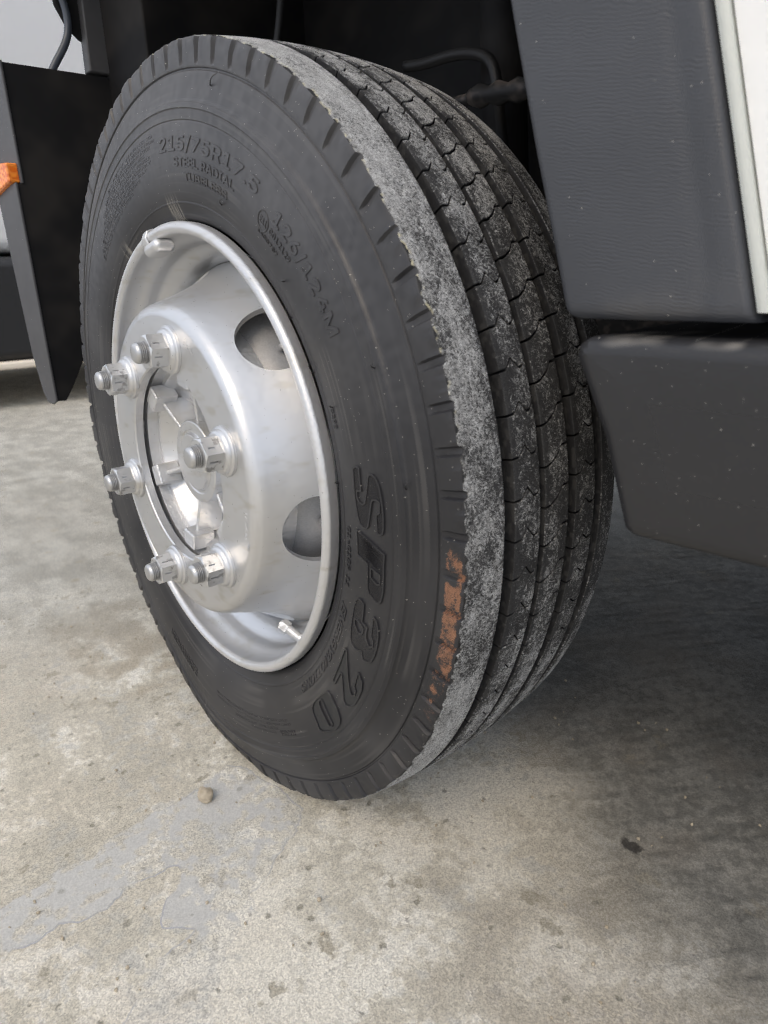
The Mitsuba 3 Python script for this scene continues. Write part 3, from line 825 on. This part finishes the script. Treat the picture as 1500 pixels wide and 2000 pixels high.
add('truck__wheel__valve_stem', tube([vb - d * .012, vb, vb + d * .005, vb + d * .0055, vt - d * .006], [.0062, .0060, .0058, .0050, .0050], 16), 'silver_paint', 40)
x = np.cross(d, [0, 0, 1]); x /= np.linalg.norm(x); y = np.cross(d, x)
capm = Manifold.cylinder(.009, .0074, .0074, 6, False) + Manifold.cylinder(.0105, .0055, .0055, 20, False)
add('truck__wheel__valve_nut', man(capm.transform(np.c_[x, y, d, vt - d * .008])), 'nut_steel', 25)

# ------------------------------------------------------------------ the truck's body round the wheel
YAW = math.radians(4)
U = np.array([math.cos(YAW), math.sin(YAW), 0]); NO = np.array([math.sin(YAW), -math.cos(YAW), 0]); O = np.array([.45, -.02, 0])
def body(u, n, z): return O + U * u + NO * n + np.array([0, 0, z])   # along the flank (rearward), outward, up


def plate(outline, n_front, n_back, bevel=.003, curve=None, smooth=30):
    """a plate parallel to the flank: outline (u, z); rounded front edge"""
    g = sg.Polygon(outline).buffer(-bevel).buffer(bevel, quad_segs=6)
    levels = [(0, n_back), (0, n_front - bevel)] + [(bevel * (1 - math.cos(b)), n_front - bevel + bevel * math.sin(b)) for b in np.linspace(0.3, math.pi / 2, 5)]
    rings = []
    N = 160
    for ins, n in levels:
        q = g.buffer(-ins, quad_segs=6) if ins else g
        r = q.exterior
        rings.append((np.array([r.interpolate(s, normalized=True).coords[0] for s in np.linspace(0, 1, N, endpoint=False)]), n))
    # align the ring starts
    base = rings[0][0]
    v = []
    for pts, n in rings:
        k = np.argmin(np.linalg.norm(pts - base[0], axis=1)); pts = np.roll(pts, -k, 0)
        v.append(np.array([body(u, n + (curve(u, z) if curve else 0), z) for u, z in pts]))
    f = []
    for l in range(len(rings) - 1):
        for s in range(N):
            a, b = l * N + s, l * N + (s + 1) % N
            f += [[a, b, b + N], [a, b + N, a + N]]
    side = trimesh.Trimesh(np.concatenate(v), f, process=False)
    top = g.buffer(-bevel, quad_segs=6)
    pts2, tri = trimesh.creation.triangulate_polygon(top.segmentize(.01), engine='earcut')
    return side, pts2, tri, n_front


def curved_panel(left, right, n_fn, thick=.02, nz=60, nu=60, bevel=.004):
    """a moulded panel: left(z), right(z) give its edges on the flank, n_fn(s, z) its bulge; edges wrap inwards"""
    zs, ss = left[2], np.r_[0, np.linspace(0, 1, nu), 1]
    V = np.zeros((len(zs), len(ss), 3))
    for i, z in enumerate(zs):
        u0, u1 = left[0](z), right[0](z)
        for j, s in enumerate(ss):
            n = n_fn(s, z)
            if j in (0, len(ss) - 1): n -= thick
            V[i, j] = body(u0 + (u1 - u0) * s, n, z)
    rows, cols = V.shape[:2]
    bot = V[0:1].copy() - NO * thick
    top = V[-1:].copy() - NO * thick
    V = np.concatenate([bot, V, top])
    rows += 2
    a = (np.arange(rows - 1)[:, None] * cols + np.arange(cols - 1)[None]).ravel()
    f = np.concatenate([np.stack([a, a + 1, a + cols + 1], 1), np.stack([a, a + cols + 1, a + cols], 1)])
    return trimesh.Trimesh(V.reshape(-1, 3), f, process=False)


# dark grained corner panel behind the arch
zs = np.r_[0.5266, 0.5272, 0.529, 0.532, 0.537, np.linspace(0.545, 1.05, 60)]
def p_left(z): return np.interp(z, [.5266, .5290, .5333, .5725, .6252, .6898, 1.05], [-.0440, -.0492, -.0512, -.0624, -.0782, -.0958, -.19])
def p_right(z): return np.interp(z, [.5266, .6759, 1.05], [.0627, .0216, -.08])
def crease(z): return np.interp(z, [.5519, .6807, 1.05], [.0359, .0024, -.095])


def p_n(s, z):
    u0, u1 = p_left(z), p_right(z)
    u = u0 + (u1 - u0) * s
    e = min(u - u0, u1 - u)
    n = -0.004 * max(0, 1 - e / .005) ** 2
    n -= 0.0045 * max(0, 1 - (z - .5266) / .006) ** 2
    c = u - crease(z)
    n += 0.0022 / (1 + math.exp(-c / .0035)) - .0012 * math.exp(-(c / .006) ** 2)
    return n + 0.003 * math.sin(math.pi * s)


add('truck__corner_panel', curved_panel((p_left, 0, zs), (p_right,), p_n), 'grained_plastic', 50, 'dark grey grained plastic corner panel behind the wheel')


# door edge seal and white door
def strip(uL, uR, n_fn, zs):
    return curved_panel((uL, 0, zs), (uR,), n_fn, .02, nu=14)


add('truck__door_seal', strip(lambda z: p_right(z) + .0012, lambda z: p_right(z) + .0072, lambda s, z: .0005 + .0012 * math.sin(math.pi * s), zs[3:]), 'seal_grey', 50)
zd = np.r_[.5280, .5288, .5305, np.linspace(.534, 1.05, 20)]
add('truck__door', strip(lambda z: p_right(z) + .0084, lambda z: 1.0 + 0 * z, lambda s, z: .004 - .007 * max(0, 1 - s / .02) ** 2 - .004 * max(0, 1 - (z - .528) / .008) ** 2, zd), 'white_paint', 50, 'white cab door edge')

# step below it: a box with a rounded, scuffed top edge and a raked front end
st = [(-.0317, .5060), (-.0310, .5130), (-.0240, .5178), (1.9, .5178), (1.9, .4010), (.0150, .4012), (.0085, .4045), (-.0100, .4601)]
outline = sg.Polygon(st).buffer(-.004).buffer(.004, quad_segs=6)
def step_mesh():
    ring = np.array([outline.exterior.interpolate(s, normalized=True).coords[0] for s in np.r_[np.linspace(0, 1, 1400, endpoint=False)]])
    rows = []
    for ins, n in ((0, -.16), (0, .008)) + tuple((.010 * (1 - math.cos(b)), .008 + .010 * math.sin(b)) for b in np.linspace(.2, math.pi / 2, 7)) + ((.02, .0183), (.035, .0184)):
        c = np.array([.3, .46])
        q = outline.buffer(-ins, quad_segs=4).exterior if ins else outline.exterior
        pts = np.array([q.interpolate(q.project(sg.Point(p))).coords[0] for p in ring])
        rows.append(np.array([body(u, n, z) for u, z in pts]))
    N = len(ring)
    f = []
    for l in range(len(rows) - 1):
        s = np.arange(N); a, b = l * N + s, l * N + (s + 1) % N
        f += np.stack([a, b, b + N], 1).tolist() + np.stack([a, b + N, a + N], 1).tolist()
    v = np.concatenate(rows)
    ctr = len(rows) - 1
    # close the front with a strip between the upper and lower halves of the last ring
    last = rows[-1]
    zc = last[:, 2]
    pts = np.c_[(last - O) @ U, zc]
    q = sg.Polygon(pts).buffer(0)
    p2, tri = trimesh.creation.triangulate_polygon(q, engine='earcut')
    cv = np.array([body(u, .0184, z) for u, z in p2])
    return cat(trimesh.Trimesh(v, f, process=False), trimesh.Trimesh(cv, tri, process=False))


add('truck__step', step_mesh(), 'step_plastic', 40, 'black plastic cab step with a dusty scuffed top edge')

# cab body above the arch, underbody, liner
def box(u0, u1, n0, n1, z0, z1, mat, key, label=None, bev=.004):
    c = body((u0 + u1) / 2, (n0 + n1) / 2, (z0 + z1) / 2)
    b = rbox([u1 - u0, abs(n1 - n0), z1 - z0], bev)
    b.apply_transform(trimesh.transformations.rotation_matrix(YAW, [0, 0, 1]))
    b.apply_translation(c)
    add(key, b, mat, 30, label)


box(-1.25, 1.05, 0.0, -1.9, 1.06, 2.25, 'white_paint', 'truck__cab_body')
box(-.86, -.02, -.46, -1.5, .60, 1.05, 'dark_liner', 'truck__inner_fender')
box(-.02, 2.6, -.10, -1.8, .54, 1.05, 'dark_liner', 'truck__underbody')
box(-1.02, -.86, -.17, -1.8, .50, 1.05, 'dark_liner', 'truck__fender_front_wall')
box(-1.0, 2.5, -.60, -.68, .42, .60, 'grimy_steel', 'truck__chassis_rail')
box(.14, 1.9, -.15, -.55, .37, .53, 'dark_liner', 'truck__added_shade_box')  # unseen box added behind the step to darken the floor below
box(-.54, -.36, -.55, -1.35, .30, .42, 'grimy_steel', 'truck__front_axle')

# bumper end seen from behind: lit outer skin, black hollow, short pillar above, tube stay
def prism_y(poly_xz, y0, y1, bev=.003):
    pts = [(x, y, z) for x, z in poly_xz for y in (y0 + bev, y1 - bev)]
    return hull(pts, bev, 10)


bx = [(-.665, .700), (-.550, .700), (-.550, .373), (-.570, .366), (-.596, .366), (-.615, .380), (-.640, .440), (-.655, .58)]
add('truck__bumper', prism_y(bx, -.0855, -.0815, .0015), 'bumper_plastic', 30, 'grey plastic bumper end in front of the wheel')
add('truck__bumper__upper_skin', prism_y([(-.95, .860), (-.550, .860), (-.550, .702), (-.95, .702)], -.0765, -.0725, .0015), 'bumper_plastic', 30)
def prism_x(poly_yz, x0, x1, bev=.002):
    g = sg.Polygon(poly_yz)
    m = trimesh.creation.extrude_polygon(g, x1 - x0, engine='earcut')
    v = np.array(m.vertices)
    m.vertices = np.c_[x0 + v[:, 2], v[:, 0], v[:, 1]]
    return m


add('truck__bumper__inner_wall', prism_x([(-.0812, .372), (-.068, .371), (-.053, .393), (-.028, .437), (.02, .47), (.30, .47), (.30, .8595), (-.0722, .8595), (-.0722, .70), (-.0812, .70)], -.580, -.552), 'dark_liner', False, 'black hollow rear side of the bumper end')
lens = hull([(-.560, -.0895, .705), (-.560, -.0895, .726), (-.66, -.0895, .735), (-.66, -.0895, .695), (-.560, -.078, .705), (-.560, -.078, .726), (-.66, -.078, .735), (-.66, -.078, .695)], .003, 14)
add('truck__bumper__marker_lamp', lens, 'amber_lens', 40, 'amber side marker lamp')
add('truck__arch_pillar', hull([(-.55, .054, .866), (-.55, .086, .866), (-.57, .054, .866), (-.57, .086, .866), (-.55, .060, 1.08), (-.55, .100, 1.08), (-.57, .060, 1.08), (-.57, .100, 1.08)], .003), 'bumper_plastic', 30)
add('truck__tube_stay', tube(smooth_path([(-.56, -.004, .855), (-.56, .012, .880), (-.56, .030, .912), (-.56, .033, .935), (-.56, .027, .965), (-.56, .020, 1.02)], 24), .0055, 12), 'tube_blue', True)
add('truck__mount_bracket', hull([(-.57, .018, 1.0), (-.57, .024, .950), (-.57, .036, .926), (-.57, .052, .912), (-.57, .060, 1.0)], .005), 'dark_liner', 40)
add('truck__wheel_arch_liner', prism_x([(.088, .80), (.80, .80), (.80, 1.06), (.098, 1.06)], -.62, -.60), 'dark_liner', False)

# dim pipes and hoses above the tyre
add('truck__brake_pipe', tube(smooth_path([(-.10, .30, .812), (-.02, .30, .806), (.02, .30, .800), (.048, .30, .785), (.058, .30, .755), (.060, .31, .70), (.06, .33, .6)], 40), .0068, 14), 'hose_rubber', True)
bp = []
for q in range(11): bp += [.0125 if q % 2 else .0085]
add('truck__bellows_boot', tube(np.c_[np.linspace(.060, .205, 11), np.linspace(.255, .245, 11), np.linspace(.742, .728, 11)], bp, 18), 'grimy_steel', True, 'ribbed rubber boot in the dark wheel arch')
add('truck__steering_rod', tube([(-.15, .27, .748), (.07, .255, .741)], .006, 12), 'grimy_steel', True)
add('truck__shock_absorber', tube([(.03, .36, .62), (.01, .36, .86), (.005, .36, 1.04)], [.028, .028, .022], 18), 'dark_liner', True)
add('truck__brake_hose', tube(smooth_path([(.30, .30, .62), (.22, .30, .70), (.14, .31, .80), (.10, .33, .90), (.12, .36, 1.04)], 30), .007, 10), 'hose_rubber', True)
add('truck__cable', tube(smooth_path([(-.34, .22, .78), (-.30, .23, .86), (-.29, .24, .93), (-.31, .25, 1.05)], 24), .006, 10), 'hose_rubber', True)
add('truck__splash_strip', prism_x([(.21, .62), (.46, .62), (.46, 1.05), (.24, 1.05)], .395, .405), 'dark_liner', False)

labels['truck'] = {'label': 'white truck with dark plastic trim on a silver wheel with a worn dusty tyre', 'category': 'truck'}

# ------------------------------------------------------------------ loose stone and grit on the floor
def stone(c, size, seed):
    m = trimesh.creation.icosphere(3, 1.0)
    v = np.array(m.vertices)
    q = 0.62 + 0.75 * meshkit.fbm(v * 1.7 + seed * 7.7, 4, seed)
    v = v * q[:, None] * np.array(size)
    v[:, 2] += -v[:, 2].min() * .8
    m.vertices = v + np.array([c[0], c[1], 0])
    return m


add('pebble', stone((.050, -.158), (.0105, .0085, .0075), 3), 'stone_beige', True)
labels['pebble'] = {'label': 'beige pebble lying on the floor in front of the tyre', 'category': 'stone'}
gr = []
for i in range(260):
    x, y = rng.uniform(-.6, .75), rng.uniform(-.42, .35)
    if (x - .1) ** 2 + (y + .15) ** 2 < .0006: continue
    s = rng.uniform(.0006, .0017)
    m = trimesh.creation.icosphere(1, 1.0)
    v = np.array(m.vertices) * (s * rng.uniform(.7, 1.3, 3)) * (0.7 + .6 * rng.random((len(m.vertices), 1)))
    m.vertices = v + np.array([x, y, s * .6 + .001])
    gr.append(m)
add('grit', cat(*gr), 'stone_beige', False)
labels['grit'] = {'label': 'fine grit scattered over the concrete floor', 'category': 'grit', 'kind': 'stuff'}

# ------------------------------------------------------------------ another vehicle parked beyond the bumper
def bx3(x0, x1, y0, y1, z0, z1, r): 
    b = rbox([x1 - x0, y1 - y0, z1 - z0], r, 4); b.apply_translation([(x0 + x1) / 2, (y0 + y1) / 2, (z0 + z1) / 2]); return b


add('parked_vehicle__body', bx3(-5.0, -3.0, -.9, 1.6, .70, 2.5, .06), 'van_white', 40)
add('parked_vehicle__bumper', bx3(-4.9, -2.92, -.95, 1.65, .22, .68, .05), 'van_black', 40)
add('parked_vehicle__lower_band', bx3(-4.9, -2.905, -.9, 1.6, .186, .222, .012), 'van_cream', 40)  # plain cream strip along the bottom of the bumper
for y in (-.6, 1.3):
    w = revolve([(-.1, .1), (-.1, .30), (-.08, .33), (.08, .33), (.1, .30), (.1, .1)], 48)
    w.apply_transform(trimesh.transformations.rotation_matrix(math.pi / 2, [0, 0, 1]))
    w.apply_translation([-4.0, y, -.044])
    add('parked_vehicle__wheel', w, 'van_black', 30)
labels['parked_vehicle'] = {'label': 'pale grey vehicle with a black bumper parked beyond the bumper end', 'category': 'vehicle'}
